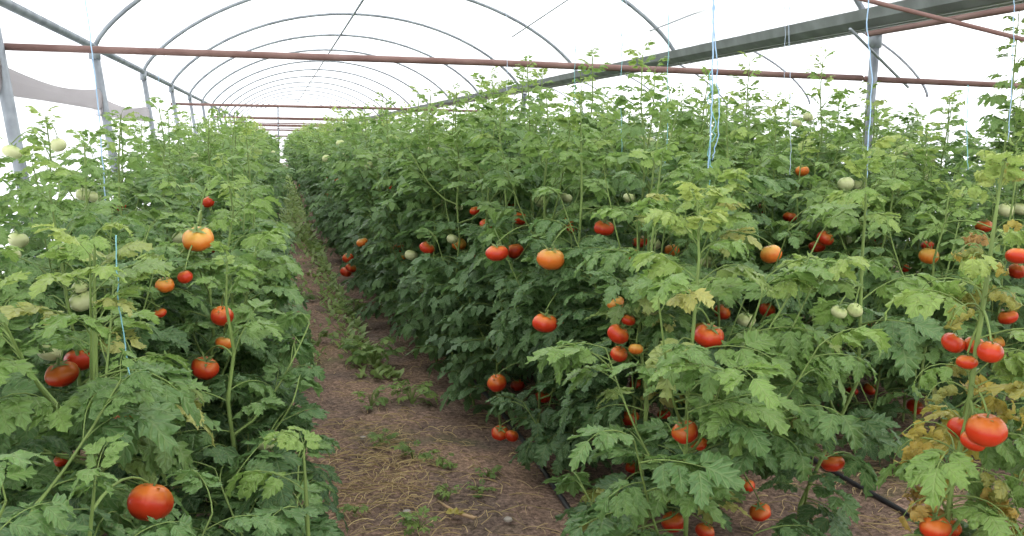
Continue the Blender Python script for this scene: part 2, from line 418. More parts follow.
# tomatoes of the photograph: px, py, diameter in px, colour, (forced distance)
TL = [(198, 239, 29, 'orange', 3.05), (180, 238, 14, 'green'), (79, 360, 25, 'red'), (62, 374, 29, 'red'), (150, 502, 39, 'red'), (82, 301, 22, 'green'),
      (80, 287, 14, 'green'), (222, 316, 21, 'red'), (205, 368, 25, 'red'), (160, 313, 12, 'red'), (185, 277, 14, 'red'), (165, 285, 17, 'orange'),
      (224, 343, 16, 'orange'), (208, 202, 12, 'red'), (18, 240, 17, 'green'), (62, 460, 14, 'red'), (84, 195, 14, 'green'), (94, 197, 13, 'green'), (12, 152, 16, 'green'), (58, 145, 14, 'green')]
TR = [(348, 258, 11, 'red'), (351, 268, 11, 'red'), (346, 272, 11, 'red'), (399, 248, 11, 'red'), (427, 248, 15, 'red'), (459, 244, 14, 'orange'),
      (411, 255, 13, 'green'), (447, 208, 12, 'green'), (460, 209, 11, 'green'), (512, 202, 12, 'orange'), (497, 253, 22, 'red'), (515, 251, 17, 'red'),
      (551, 259, 27, 'orange'), (545, 323, 25, 'red'), (540, 201, 13, 'green'), (566, 198, 12, 'green'), (604, 228, 20, 'red'), (572, 229, 10, 'red'),
      (618, 334, 22, 'red', 2.98), (628, 320, 15, 'red', 3.02), (619, 354, 17, 'red', 3.0), (636, 349, 14, 'orange', 2.95), (640, 242, 15, 'red'), (655, 244, 12, 'green'),
      (672, 250, 15, 'orange'), (709, 336, 29, 'red', 2.5), (699, 330, 17, 'orange'), (722, 312, 17, 'red'), (746, 320, 18, 'green'), (767, 310, 15, 'red'),
      (685, 432, 25, 'red', 2.4), (699, 444, 16, 'red', 2.48), (630, 418, 18, 'red'), (632, 467, 13, 'red'), (500, 433, 17, 'red'), (497, 383, 19, 'red'),
      (518, 385, 14, 'red'), (543, 397, 15, 'red'), (673, 522, 22, 'red'), (705, 531, 18, 'red'), (760, 512, 20, 'red'), (748, 486, 13, 'red'),
      (636, 384, 13, 'red'), (664, 414, 13, 'red'), (512, 436, 13, 'red'), (802, 171, 13, 'orange'), (790, 217, 13, 'red'), (762, 209, 11, 'red'),
      (825, 238, 16, 'red'), (817, 247, 15, 'red'), (771, 254, 20, 'orange'), (808, 117, 10, 'green'), (797, 123, 10, 'green'), (846, 184, 15, 'green'),
      (858, 185, 12, 'green'), (839, 312, 15, 'green', 2.86), (855, 310, 14, 'green', 2.88), (870, 389, 13, 'red'), (852, 391, 11, 'red'), (929, 256, 17, 'orange'),
      (928, 246, 12, 'red'), (984, 226, 15, 'red'), (1006, 210, 14, 'green'), (1020, 209, 13, 'green'), (1018, 256, 20, 'red'), (1017, 271, 15, 'red'),
      (953, 343, 21, 'red', 2.2), (967, 362, 18, 'red', 2.15), (990, 352, 22, 'red', 2.12), (974, 345, 18, 'red', 2.22), (1008, 317, 17, 'red'), (986, 430, 33, 'red', 2.1),
      (962, 428, 24, 'red', 2.2), (973, 441, 22, 'red', 2.12), (915, 407, 15, 'red'), (935, 527, 26, 'red', 2.12), (904, 268, 11, 'red'), (952, 528, 16, 'red', 2.2), (668, 135, 9, 'green'),
      (596, 172, 9, 'green'), (640, 140, 9, 'green'), (520, 224, 12, 'green'), (480, 222, 10, 'red'), (880, 240, 10, 'red'), (846, 240, 12, 'green'), (995, 342, 16, 'orange'), (650, 141, 9, 'green'), (629, 198, 12, 'green'), (647, 191, 10, 'green'), (707, 262, 13, 'green'), (542, 212, 11, 'green'), (500, 196, 10, 'green')]
HERO = []
for side, LST in ((0, TL), (1, TR)):
    for (px, py, dm, kind, *fd) in LST:
        d = 0.082 * F / dm
        r_ = ray(px, py); az = math.atan2(r_[0], r_[1])
        if side:
            for _ in range(12):
                if d * math.sin(az) < edge(d * math.cos(az)) + .02: d *= 1.05
        else:
            if py > 250: d = min(d, 2.9)
            d = min(d, 5.5)
        if fd: d = fd[0]
        gz = -r_[2] / math.hypot(r_[0], r_[1])
        if gz > 0: d = min(d, (CAM_H - .07) / gz)
        HERO.append((at(px, py, d), dm * math.hypot(d, d * gz) / F / 2 * 1.02, kind))
HEROPX = [t[:2] for t in TL + TR]
HERO_C = np.array([h[0] for h in HERO]); HERO_R = np.array([h[1] for h in HERO])
HERO_D = np.linalg.norm(HERO_C - CAM, axis=1); HERO_DIR = (HERO_C - CAM) / HERO_D[:, None]
HERO_COS = np.cos(HERO_R / HERO_D * .58)

# ------------------------------------------------------------------ plants
ROOTS = []            # near plants: dict(root, base, P, stem Geo, ...)
def finish(name, base, geo, label, cat='plant', group=None, pale_mat=PALE, pale_name='pale_foliage', pale_label='pale yellow-green leaves'):
    fo, pa, st, P = geo
    root = empty('tomato_plant', base); tag(root, label, 'tomato plant', group)
    ROOTS.append(dict(root=root, base=np.array(base, float), P=P, fo=fo, pa=pa, st=st, pm=pale_mat, pn=pale_name, pl=pale_label, n=0))
    return ROOTS[-1]

def hero_path(px_pts, d):
    """stem line through pixels, top first, at distance d, rooted straight below the last"""
    pts = [at(x, y, d) for x, y in px_pts][::-1]
    low = pts[0]; base = np.array([low[0] + (low[0] - pts[1][0]) * .4, low[1], 0.0])
    if low[2] > .12: pts = [base] + [base * .4 + low * .6 - np.array([0, 0, low[2] * .15])] + pts
    else: base = np.array([low[0], low[1], 0]); pts = [base] + pts[1:]
    return base, [p - base for p in pts]

# the plants that stand out ------------------------------------------------
b, pth = hero_path([(697, 195), (699, 260), (694, 320), (688, 390), (685, 460), (686, 530)], 2.45)
pl = finish('tomato_plant', b, grow(21, pth[-1][2], 2, .48, 70, 14, .28, base=b, path=pth, pale=.10, age0=.2, bl=(.3, .55), zmin=.15),
       'tall tomato plant with a straight bare pale stem nearest the path, middle of the picture')
b, pth = hero_path([(1003, 165), (995, 220), (987, 280), (976, 350), (967, 420), (952, 480), (946, 534)], 2.15)
finish('tomato_plant', b, grow(12, pth[-1][2], 2, .38, 130, 5, .23, base=b, path=pth, wilt=.45, bl=(.25, .4), zmin=.30, age0=.25),
       'withering tomato plant with yellow curled leaves and a bare kinked stem', pale_mat=WITHER, pale_name='withered_foliage', pale_label='yellow curled withered leaves')
b, pth = hero_path([(866, 150), (866, 200), (862, 260), (860, 330), (858, 380), (830, 440), (800, 505)], 2.9)
finish('tomato_plant', b, grow(13, pth[-1][2], 2, .30, 40, 2, .25, base=b, path=pth, bl=(.25, .35), zmin=.45, age0=.1),
       'slender tomato plant with two green tomatoes on a long bare bent stem')
# path-side plants of the near block
def near(seed, x, y, H, label, **k):
    b = np.array([x, y, 0.0]); kw = dict(res=2 if math.hypot(x, y) < 4.2 else 1, spread=.45, n_branch=10, Lb=.25); kw.update(k)
    return finish('tomato_plant', b, grow(seed, H, base=b, **kw), label)
ordn = ['first', 'second', 'third', 'fourth', 'fifth', 'sixth', 'seventh', 'eighth', 'ninth', 'tenth', 'eleventh', 'twelfth', 'thirteenth', 'fourteenth', 'fifteenth', 'sixteenth']

# left row, near part: x, y, height, label
LN = [(-.42, 1.75, .80, 'low bushy tomato plant in the lower left corner bearing the big lone red tomato'),
      (-.62, 1.75, .98, 'dark-leaved tomato plant cut off by the lower left corner of the picture'),
      (-.02, 2.20, .72, 'lowest leafy tomato plant at the left edge of the path, next to the straw'),
      (-.46, 2.25, 1.22, 'tomato plant with pale young top leaves beside the thin teal twine'),
      (-.16, 2.65, 1.08, 'tomato plant with several red tomatoes, just below the flat orange one in the left row'),
      (-.62, 2.80, 1.26, 'tomato plant carrying two big red and two pale green tomatoes at the left edge'),
      (-.20, 3.15, 1.22, 'tomato plant bearing the single flat orange tomato in the left row'),
      (-.62, 3.50, 1.38, 'leafy tomato plant right behind the lower end of the bright blue twine'),
      (-1.05, 4.0, 1.42, 'leafy tomato plant at the left picture edge, in front of the nearest leaning post'),
      (-.20, 3.75, 1.28, 'first path-side tomato plant behind the flat orange tomato of the left row'),
      (-.60, 4.30, 1.50, 'tomato plant whose top reaches up in front of the second leaning post'),
      (-.20, 4.50, 1.40, 'second path-side tomato plant behind the flat orange tomato of the left row'),
      (-.95, 5.00, 1.50, 'tomato plant with pale green fruit between the first two leaning posts'),
      (-.55, 5.20, 1.55, 'tomato plant whose top stands in front of the third left post'),
      (-.20, 5.50, 1.45, 'third path-side tomato plant behind the flat orange tomato of the left row'),
      (-.85, 6.00, 1.52, 'tomato plant by the film wall just beyond the second leaning post'),
      (-.35, 6.30, 1.50, 'fourth path-side tomato plant behind the flat orange tomato of the left row')]
for i, (x, y, H, lab) in enumerate(LN):
    near(200 + i, x, y, H, lab, row='left', Lb=.28 if y < 2.5 else .25, age0=.12 if i == 3 else (-.14 if i % 2 else -.04) if y < 3 else .02, pale=.14 if i == 3 else 0)
# block right of the path, in three lines
RN = [(1.22, 2.95, 1.36, 'tomato plant with a pale yellow-green top and a bright red cluster beside the bare stem'),
      (1.33, 3.30, 1.51, 'bushy tomato plant right behind the red cluster beside the bare pale stem'),
      (1.20, 3.65, 1.56, 'path-facing tomato plant carrying the broad orange tomato'),
      (1.72, 3.45, 1.56, 'dense tomato plant right behind the bare pale stem, inside the right block')]
for k, (x, y, H) in enumerate([(1.12, 4.0, 1.62), (1.05, 4.4, 1.62), (1.0, 4.8, 1.66), (.98, 5.25, 1.68), (.95, 5.7, 1.68), (.92, 6.2, 1.70)]):
    RN.append((x, y, H, f'path-facing tomato plant of the right block, {ordn[k]} beyond the one with the broad orange tomato'))
for k, (x, y, H) in enumerate([(1.55, 4.0, 1.80), (1.5, 4.5, 1.82), (1.4, 5.0, 1.82), (1.35, 5.5, 1.82), (1.3, 6.05, 1.82)]):
    RN.append((x, y, H, f'tall tomato plant in the middle line of the right block, {ordn[k]} from the camera'))
for k, (x, y, H) in enumerate([(1.98, 4.1, 1.70), (1.9, 4.8, 1.80), (1.8, 5.4, 1.82), (1.75, 6.0, 1.84)]):
    RN.append((x, y, H, f'tomato plant in the inner line of the right block, {ordn[k]} from the camera'))
for i, (x, y, H, lab) in enumerate(RN):
    near(300 + i, x, y, H, lab, row='right', n_branch=18 if i == 0 else 11, Lb=.28 if i == 0 else .25, pale=.16 if i == 0 else 0, age0=.05)
# second block, across the second path
SN = []
for k, (x, y, H) in enumerate([(2.62, 3.45, 1.25), (2.75, 3.9, 1.42), (2.7, 4.4, 1.5), (2.75, 4.9, 1.66), (2.8, 5.4, 1.92), (2.55, 5.9, 1.72)]):
    SN.append((x, y, H, f'dark leafy tomato plant facing the second path, {ordn[k]} from the camera'))
for k, (x, y, H) in enumerate([(3.2, 3.6, 1.45), (3.1, 4.1, 1.5), (3.15, 4.6, 1.62), (3.25, 5.2, 1.96), (3.1, 5.9, 1.78)]):
    SN.append((x, y, H, f'tomato plant in the back line beyond the second path, {ordn[k]} from the camera'))
SN += [(3.75, 4.4, 2.14, 'tallest tomato shoot, rising over the plant tops at the upper right'), (3.65, 5.4, 1.78, 'tomato plant growing at the foot of the gutter post')]
for i, (x, y, H, lab) in enumerate(SN):
    near(400 + i, x, y, H, lab, row='second', age0=.08, n_branch=13)

# give the photographed fruit to the nearest plant, with a stalk to its stem
for i, (c, r, kind) in enumerate(HERO):
    best = None
    for R_ in ROOTS:
        P = R_['P'] + R_['base']; zt = min(max(c[2] + .08, .1), P[-1][2])
        q = np.array([np.interp(zt, P[:, 2], P[:, k]) for k in range(3)])
        dd = np.linalg.norm(q - c)
        if best is None or dd < best[0]: best = (dd, R_, q)
    dd, R_, q = best
    b = R_['base']; top = c + np.array([0, 0, r * .9])
    mid = (q + top) / 2 + np.array([0, 0, min(.08, dd * .25)])
    tt = np.linspace(0, 1, 7)[:, None]; crv = (1 - tt) ** 2 * q + 2 * tt * (1 - tt) * mid + tt ** 2 * top
    V, T = tube(crv - b, np.linspace(.0035, .0022, 7), 5, False); R_['st'].add(V, T)
    put_tomato(R_['root'], tuple(c - b), r, kind, 1000 + i, True); R_['n'] += 1; R_.setdefault('own', []).append(HEROPX[i])

# further random fruit on near plants, then build
rng = rs(77)
for R_ in ROOTS:
    for k in range(rng.randint(0, 3)):
        z = rng.uniform(.25, .7) * R_['P'][-1][2]; a = rng.uniform(0, 2 * PI)
        q = np.array([np.interp(z, R_['P'][:, 2], R_['P'][:, c]) for c in range(3)]) + np.array([math.cos(a), math.sin(a), 0]) * .1
        put_tomato(R_['root'], tuple(q), rng.uniform(.028, .04), rng.choice(['red', 'red', 'orange', 'green']), int(rng.randint(9999)))
    R_['st'].obj('stem', [STEM], R_['root'])
    R_['fo'].obj('foliage', [LEAF, STEM], R_['root'])
    if R_['pa'].n: tag(R_['pa'].obj(R_['pn'], [R_['pm'], STEM], R_['root']), R_['pl'])

if 0:
    for R_ in ROOTS:
        tp_ = R_['base'] + R_['P'][-1]; m_ = R_['base'] + np.array([0, 0, R_['P'][-1][2] * .6])
        print('PL', R_['root'].name, R_['base'].round(2), 'top', [round(float(v)) for v in proj(tp_)], 'mid', [round(float(v)) for v in proj(m_)], R_.get('own'), R_['root']['label'])
# ---- further plants: prototypes, then copies
def proto(seed, res, H, n_fruit, calyx, **k):
    g = grow(seed, H, res, **k); root = empty('tomato_plant', (0, 0, 0)); rng = rs(seed)
    fo, pa, st, P = g
    fruits = []
    for j in range(n_fruit):
        z = rng.uniform(.2, .85) * H; a = rng.uniform(0, 2 * PI); rr = rng.uniform(.14, .34)
        q = np.array([np.interp(z, P[:, 2], P[:, c]) for c in range(3)])
        top = q + np.array([math.cos(a) * rr, math.sin(a) * rr, -.03])
        V, T = tube([q, (q + top) / 2 + np.array([0, 0, .04]), top], .003, 4, False); st.add(V, T)
        put_tomato(root, tuple(top - np.array([0, 0, .03])), rng.uniform(.03, .042), ['red', 'red', 'green', 'orange', 'red'][j % 5] if z < .65 * H else 'green', int(rng.randint(9999)), calyx)
    st.obj('stem', [STEM], root); fo.obj('foliage', [LEAF, STEM], root)
    return root
def dup(src, loc, rz, s):
    r = src.copy(); C.objects.link(r); r.location = loc; r.rotation_euler = (0, 0, rz); r.scale = (s, s, s)
    for ch in src.children:
        c = ch.copy(); C.objects.link(c); c.parent = r
        for g in ch.children:
            d = g.copy(); C.objects.link(d); d.parent = c
    return r
MID = [proto(500 + k, 1, 1.55, 4, True, n_branch=9, spread=.42, Lb=.25, age0=.05) for k in range(7)]
FAR = [proto(520 + k, 0, 1.55, 2, False, n_branch=8, spread=.45, Lb=.28, age0=.08) for k in range(5)]
used = set()
def place(pool, rng, x, y, s, label, group):
    src = pool[rng.randint(len(pool))]; rz = rng.uniform(0, 2 * PI)
    if src.name in used: o = dup(src, (x, y, 0), rz, s)
    else: used.add(src.name); o = src; o.location = (x, y, 0); o.rotation_euler = (0, 0, rz); o.scale = (s, s, s)
    tag(o, label, 'tomato plant', group)
rng = rs(5)
def run(xs, y0, y1, step, hs, label, group, grow_step=1.0, far=13):
    y = y0
    while y < y1:
        for x in xs:
            xx = (x(y) if callable(x) else x) + rng.uniform(-.1, .1)
            place(MID if y < far else FAR, rng, xx, y + rng.uniform(-.12, .12), hs * rng.uniform(.92, 1.1), label, group)
        y += step * (1 if y < 14 else (1.35 if y < 26 else 2.3))
run([-.36, -.80], 6.7, 50, .62, .97, 'leafy tomato plant farther down the left row, merged into its green hedge', 'tomato plants along the left row')
run([lambda y: edge(y) + .35, lambda y: edge(y) + .84], 6.6, 50, .56, 1.04, 'leafy tomato plant farther down the block right of the path', 'tomato plants along the path, right block')
run([1.85], 6.6, 20, .6, 1.1, 'tomato plant inside the right block whose top shows over the path-side plants', 'tomato plants inside the right block')
run([2.75, 3.3], 6.5, 16, .62, 1.1, 'tomato plant beyond the second path with only its top showing', 'tomato plants beyond the second path')
run([4.5, 5.0], 4.2, 15, .75, 1.1, 'tomato plant beyond the valley gutter with only its top showing', 'tomato plants beyond the valley gutter')
run([5.9], 5.0, 13, .9, 1.1, 'tomato plant in the outermost row under the second roof', 'tomato plants under the second roof')

# ------------------------------------------------------------------ the house
XL, XR, X2 = -1.40, 3.66, 8.6
ZL, ZR = 2.07, 2.14
Y0, DY, NB = 5.45, 2.95, 16
YE = Y0 + DY * (NB - 1)
def bow(c, hw, rise):                                # between a circle's arc and a half ellipse
    R = (hw * hw + rise * rise) / (2 * rise)
    return .6 * (np.sqrt(np.maximum(R * R - (c * hw) ** 2, 0)) - (R - rise)) + .4 * rise * np.sqrt(np.maximum(1 - c * c, 0))
def hoop(xa, xb, za, zb, y, rise=1.08, n=36, off=0.0):
    t = np.linspace(PI, 0, n); cx, hw = (xa + xb) / 2, (xb - xa) / 2 + off
    return np.stack([cx + hw * np.cos(t), np.full(n, y), za + (zb - za) * (np.cos(t) + 1) / 2 + bow(np.cos(t), hw, rise + off)], 1)
def sheet(rows, name, mats, kind=None):
    rows = np.asarray(rows); a, b = rows.shape[:2]; T = []
    for i in range(a - 1):
        for j in range(b - 1):
            p = i * b + j; T += [(p, p + 1, p + b + 1), (p, p + b + 1, p + b)]
    g = Geo(); g.add(rows.reshape(-1, 3), T); o = g.obj(name, mats)
    if kind: o['kind'] = kind
    return o
def roof(xa, xb, za, zb, name):
    rows = []
    for k in range(-4, NB * 2 - 1):
        y = Y0 + DY * k / 2
        rows.append(hoop(xa, xb, za, zb, y, off=.03 if k % 2 == 0 else .015))
    return sheet(rows, name, [FILM], 'structure')
roof(XL, XR, ZL, ZR, 'ceiling'); roof(XR + .12, X2, ZR, ZL, 'ceiling_far')
ys = np.linspace(Y0 - 2 * DY, YE, 60)
sheet([[(XL - .06 + .012 * math.sin(y * 3.1 + z * 5), y, z) for z in np.linspace(0, ZL + .02, 8)] for y in ys], 'wall_left', [SIDE], 'structure')
sheet([[(X2 + .05, y, z) for z in np.linspace(0, ZL + .02, 6)] for y in ys], 'wall_right', [SIDE], 'structure')
def gable(name, y):
    rows = []
    for xa, xb, za, zb in ((XL - .06, XR + .06, ZL, ZR), (XR + .06, X2 + .05, ZR, ZL)):
        h = hoop(xa, xb, za, zb, y); rows += [[(p[0], y, z) for z in np.linspace(0, p[2], 6)] for p in h]
    return sheet(rows, name, [SIDE], 'structure')
gable('wall_back', YE + .15)
# soil
def floor():
    gx = np.concatenate([np.arange(-2.0, 3.4, .05), np.arange(3.4, 9.2, .4)])
    gy = np.concatenate([np.arange(-1, 1.5, .5), np.arange(1.5, 8, .05), np.arange(8, 16, .2), np.arange(16, 56, 1.5)])
    X, Y = np.meshgrid(gx, gy, indexing='ij'); r = rs(3)
    Z = np.zeros_like(X)
    for k in range(40):
        fx, fy = r.normal(0, 6, 2); Z += .004 * np.sin(fx * X + fy * Y + r.uniform(0, 6)) / (1 + .05 * math.hypot(fx, fy))
    Z += r.uniform(-.004, .004, Z.shape) * (Y < 8) - .012
    return sheet(np.stack([X, Y, Z], 2), 'floor', [SOIL], 'structure')
floor()

def rail(name, pts, r, mat, label, cat, group=None, n=8):
    g = Geo(); V, T = tube(pts, r, n); g.add(V, T); return tag(g.obj(name, [mat]), label, cat, group)
# left posts, leaning outwards at the top, each with its clamp
lab_post = ['leaning grey steel post at the left wall, nearest the camera', 'leaning grey steel post at the left wall, second along, beside blue twine',
            'thin grey steel post at the left wall, third along', 'thin grey steel post at the left wall, fourth along']
def post(x0, x1, y, z, r, label, group=None):
    root = empty('steel_post', (x0, y, 0)); tag(root, label, 'post', group)
    g = Geo(); V, T = tube([(0, 0, -.05), ((x1 - x0) * .5, 0, z * .5), (x1 - x0, 0, z)], r, 10); g.add(V, T); g.obj('pole', [STEEL], root)
    g = Geo(); V, T = tube([(x1 - x0, 0, z - .07), (x1 - x0, 0, z + .03)], r * 1.35, 10); g.add(V, T)
    g.obj('clamp', [STEEL], root)
    return root
for i in range(NB):
    y = Y0 + DY * i
    post(XL + .26, XL, y, ZL, .034 if i < 2 else .026, lab_post[i] if i < 4 else 'small distant grey post far along the left wall', None if i < 4 else 'distant posts of the left wall')
for i in range(0, NB, 3):
    y = Y0 + DY * i
    post(XR + .02, XR + .06, y, ZR - .05, .029, 'grey steel post under the valley gutter, nearest the camera' if i == 0 else 'grey steel post under the valley gutter, hidden among plant tops farther along',
         None if i == 0 else 'distant posts under the valley gutter')
rail('side_purlin', [(XL - .01, Y0 - 6, ZL + .03), (XL - .01, YE, ZL + .03)], .03, STEEL, 'grey steel rail along the top of the left film wall', 'rail')
rail('ridge_purlin', [(1.13, Y0 - 5.5, 3.165), (1.13, YE, 3.165)], .016, STEEL, 'thin grey ridge rail running down the middle of the arched roof', 'rail')
for i in range(NB):
    y = Y0 + DY * i
    rail('roof_hoop', hoop(XL, XR, ZL, ZR, y), .019, STEEL,
         [f'grey steel roof hoop of the main roof, {ordn[i]} from the camera', 'grey steel roof hoop far down the main roof'][i > 5], 'hoop', None if i <= 5 else 'distant hoops of the main roof')
    if i < 8:
        rail('roof_hoop', hoop(XR + .12, X2, ZR, ZL, y, rise=1.05), .017, STEEL,
             [f'grey steel hoop of the second roof beyond the gutter, {ordn[i]} from the camera', 'grey steel hoop far down the second roof'][i > 2], 'hoop', None if i <= 2 else 'distant hoops of the second roof')
for i in range(0, NB, 3):
    y = Y0 + DY * i + .03; z = 1.84
    rail('tie_beam', [(XL - .02, y, z), (1.2, y, z + .005), (XR, y, z - .01)], .019, RUST,
         ['rust-brown cross pipe spanning the whole house nearest the camera', 'rust-brown cross pipe, second along the house', 'thin rust-brown cross pipe far along the house'][min(i // 3, 2)], 'pipe',
         None if i < 6 else 'distant cross pipes')
rail('tie_beam', [(XR + .02, Y0 + .03, 1.825), (X2, Y0 + .03, 1.78)], .019, RUST, 'rust-brown cross pipe under the second roof, low behind the plant tops', 'pipe')
# valley gutter
g = Geo()
prof = [(-.12, .035), (-.10, -.03), (-.05, -.065), (.12, -.065), (.17, -.03), (.19, .035), (.18, .035), (.155, -.02), (.11, -.05), (-.04, -.05), (-.085, -.02), (-.11, .035)]
n = len(prof); V = [(XR + .03 + a, y, ZR + .07 + c) for y in (Y0 - 4.5, YE) for a, c in prof]; T = []
for j in range(n): k = (j + 1) % n; T += [(j, k, n + k), (j, n + k, n + j)]
g.add(V, T); tag(g.obj('valley_gutter', [GUT], smooth=False), 'dark grey roof gutter running between the two arched roofs at upper right', 'gutter')
pp = at(868, 34, 6.45)
rail('purlin_pipe', [(pp[0], pp[1], pp[2]), (pp[0], pp[1] - 3.0, pp[2])], .018, RUST, 'dark rusty pipe end bracketed to the gutter post', 'pipe')
p0 = at(866, 0, 4.5); p1 = at(1030, 41, 4.7)
rail('brace_pipe', [p0 - (p1 - p0) * .4, p0, p1, p1 + (p1 - p0) * .6], .010, RUST, 'thin dark brace pipe crossing under the gutter at the upper right corner', 'pipe')
p0 = at(850, 29, 5.9); p1 = at(908, 87, 7.2)
rail('brace_pipe', [p0, p1], .009, STEEL, 'thin grey diagonal brace behind the gutter post', 'pipe')
for (a, bb, lab) in (((512, 37), (590, -15), 'faint thin brace wire under the roof, left of the middle twine'), ((650, 31), (760, -12), 'faint thin brace wire sloping up behind the thick blue twine')):
    p0 = at(*a, 9.0); p1 = at(*bb, 7.5); rail('brace_wire', [p0, p1], .006, STEEL, lab, 'wire', n=5)
# gable bars at the end of the house
for k, z in enumerate((1.45, 1.75, 2.0, 2.3)):
    rail('gable_rail', [(XL, YE + .1, z), (XR, YE + .1, z)], .04, RUST, f'rusty horizontal rail across the far end wall, {("lowest", "second lowest", "second highest", "topmost")[k]}', 'rail')
rail('gable_post', [(.17, YE + .08, 0), (.17, YE + .08, 2.9)], .04, STEEL, 'thin grey upright in the middle of the far end wall', 'post')
# rolled side curtain, sagging between the first posts
for k in range(3):
    ya = Y0 + DY * (k - 1) - .1; rows = []
    for t in np.linspace(0, 1, 14):
        y = ya + (DY + .1) * t; s = .025 * math.sin(PI * t)
        rows.append([(XL + .02 + .035 * math.cos(a), y, 1.73 - s - .05 * k + (.085 - .03 * math.sin(PI * t)) * math.sin(a)) for a in np.linspace(0, 2 * PI, 12)])
    tag(sheet(rows, 'rolled_curtain', [CURTAIN]), f'grey rolled film curtain sagging along the left wall, {ordn[k]} stretch', 'curtain')

# ------------------------------------------------------------------ twine
def twine(pts, r, mat, label, wig=.0025, seed=0, group=None):
    pts = np.asarray(pts, float); rg = rs(seed); k = max(10, len(pts) * 6)
    s = np.linspace(0, len(pts) - 1, k); P = np.stack([np.interp(s, np.arange(len(pts)), pts[:, c]) for c in range(3)], 1)
    P[1:-1] += rg.uniform(-wig, wig, (k - 2, 3)); g = Geo(); V, T = tube(P, r * .56, 5); g.add(V, T)
    return tag(g.obj('support_twine', [mat]), label, 'twine', group)
def tw(pix, d, r, mat, label, **k):
    P = [at(x, y, d) for x, y in pix]
    if pix[0][1] < 0:                                # tied up under the roof
        c = (P[0][0] - (XL + XR) / 2) / ((XR - XL) / 2)
        P = [np.array([P[0][0], P[0][1], max(P[0][2] + .02, 2.09 + bow(np.array(c), (XR - XL) / 2, 1.06))])] + P
    return twine(P, r, mat, label, **k)
tw([(82, -30), (90, 35), (98, 100), (104, 180), (106, 235)], 4.2, .0045, TWINE_B, 'bright blue twine hanging along the second leaning post', seed=1)
tw([(116, 235), (118, 290), (125, 350), (136, 400)], 2.1, .0025, TWINE_G, 'thin teal twine running down through the front plant of the left row', seed=2)
tw([(148, -20), (152, 25), (158, 62), (160, 110)], 6.5, .003, TWINE_B, 'pale blue twine hanging before the third left post', seed=3)
tw([(141, -20), (150, 35), (172, 68)], 7.0, .0025, TWINE_W, 'slack faded twine slanting to the third left post', seed=4)
tw([(505, -20), (507, 40), (507, 110), (505, 150)], 5.0, .003, TWINE_W, 'faded bluish twine hanging in front of the roof near the middle', seed=5)
tw([(609, -20), (607, 36)], 5.5, .0022, TWINE_W, 'short faint twine hanging from the roof', seed=6)
tw([(714, -30), (713, 40), (712, 100), (710, 150), (706, 180)], 3.6, .0055, TWINE_B, 'thick light blue twine, straightest strand of the hanging bundle', seed=7)
tw([(711, -30), (716, 60), (719, 110), (718, 140), (712, 160)], 3.6, .004, TWINE_B, 'light blue twine twisting round the thick strand of the bundle', wig=.006, seed=8)
tw([(712, 70), (708, 100), (716, 125), (709, 150), (712, 175), (700, 215)], 3.6, .0035, TWINE_G, 'teal frayed twine end tangled at the bottom of the bundle', wig=.008, seed=9)
tw([(623, -20), (622, 50), (621, 100), (622, 160)], 4.6, .0028, TWINE_G, 'teal twine hanging into the plant tops left of the bundle', seed=10)
tw([(669, -20), (668, 60), (667, 150), (664, 170)], 4.2, .003, TWINE_G, 'long teal twine just left of the thick blue bundle', seed=11)
tw([(620, -20), (628, 10), (633, 34)], 5.2, .0022, TWINE_W, 'curved faint twine end hanging under the roof', seed=12)
tw([(868, -20), (867, 30), (872, 80), (868, 140), (866, 215)], 3.2, .0035, TWINE_B, 'pale blue twine hanging down to the slender bare stem, before the gutter post', seed=13)
tw([(785, -20), (785, 30), (784, 90)], 5.0, .0022, TWINE_W, 'faint twine hanging before the gutter right of the bundle', seed=14)
tw([(968, 85), (967, 130), (968, 170)], 4.4, .0035, TWINE_G, 'teal twine in the plant tops at right', seed=15)
tw([(1015, -20), (1014, 20), (1012, 80), (1008, 140)], 4.0, .003, TWINE_B, 'blue twine at the right picture edge', seed=16)
tw([(789, -20), (790, 95), (791, 140), (790, 175)], 4.4, .0025, TWINE_W, 'pale twine among tops of the right block', seed=17)
tw([(576, -20), (575, 60), (574, 110), (575, 170)], 4.6, .0025, TWINE_G, 'teal twine in the plant tops of the middle block', seed=18)

# ------------------------------------------------------------------ ground things
rail('drip_hose', [(1.08 + .03 * math.sin(y * 1.7), y, .012) for y in np.arange(1.6, 9, .35)], .011, HOSE, 'black drip hose lying along the foot of the plants right of the path', 'hose')
rail('drip_hose', [(2.35 + .05 * math.sin(y * 1.3), y, .012) for y in np.arange(1.6, 8, .35)], .011, HOSE, 'black drip hose on the bare soil of the second path', 'hose')
def weed(px, py, size, label, seed, n=12, mat=WEED):
    p = on_ground(px, py); rg = rs(seed); root = empty('weed', (p[0], p[1], -.008)); tag(root, label, 'weed')
    fo, st = Geo(), Geo()
    for k in range(n):
        a = rg.uniform(0, 2 * PI); V, T, M, U = TPL[1][rg.randint(10)]
        h = size * rg.uniform(.1, .8)
        b = np.array([math.cos(a), math.sin(a), 0]) * size * rg.uniform(.05, .35) + np.array([0, 0, h])
        V = V * size * rg.uniform(.5, 1.0) @ rot(a, rg.uniform(.0, .8), rg.uniform(-.3, .3)).T + b
        V[:, 2] = np.maximum(V[:, 2], .004); fo.add(V, T, M, rg.uniform(.2, .9), U)
        V, T = tube([(0, 0, 0), b * .5 + np.array([0, 0, h * .2]), b], .002, 4, False); st.add(V, T)
    st.obj('stem', [STEM], root); fo.obj('foliage', [mat, STEM], root); return root
weed(448, 499, .07, 'small bright green weed beside the dry stick on the path', 1)
weed(420, 529, .08, 'bright green weed at the bottom edge of the path', 2, 16)
weed(381, 445, .08, 'small weed on the left of the path above the straw patch', 3)
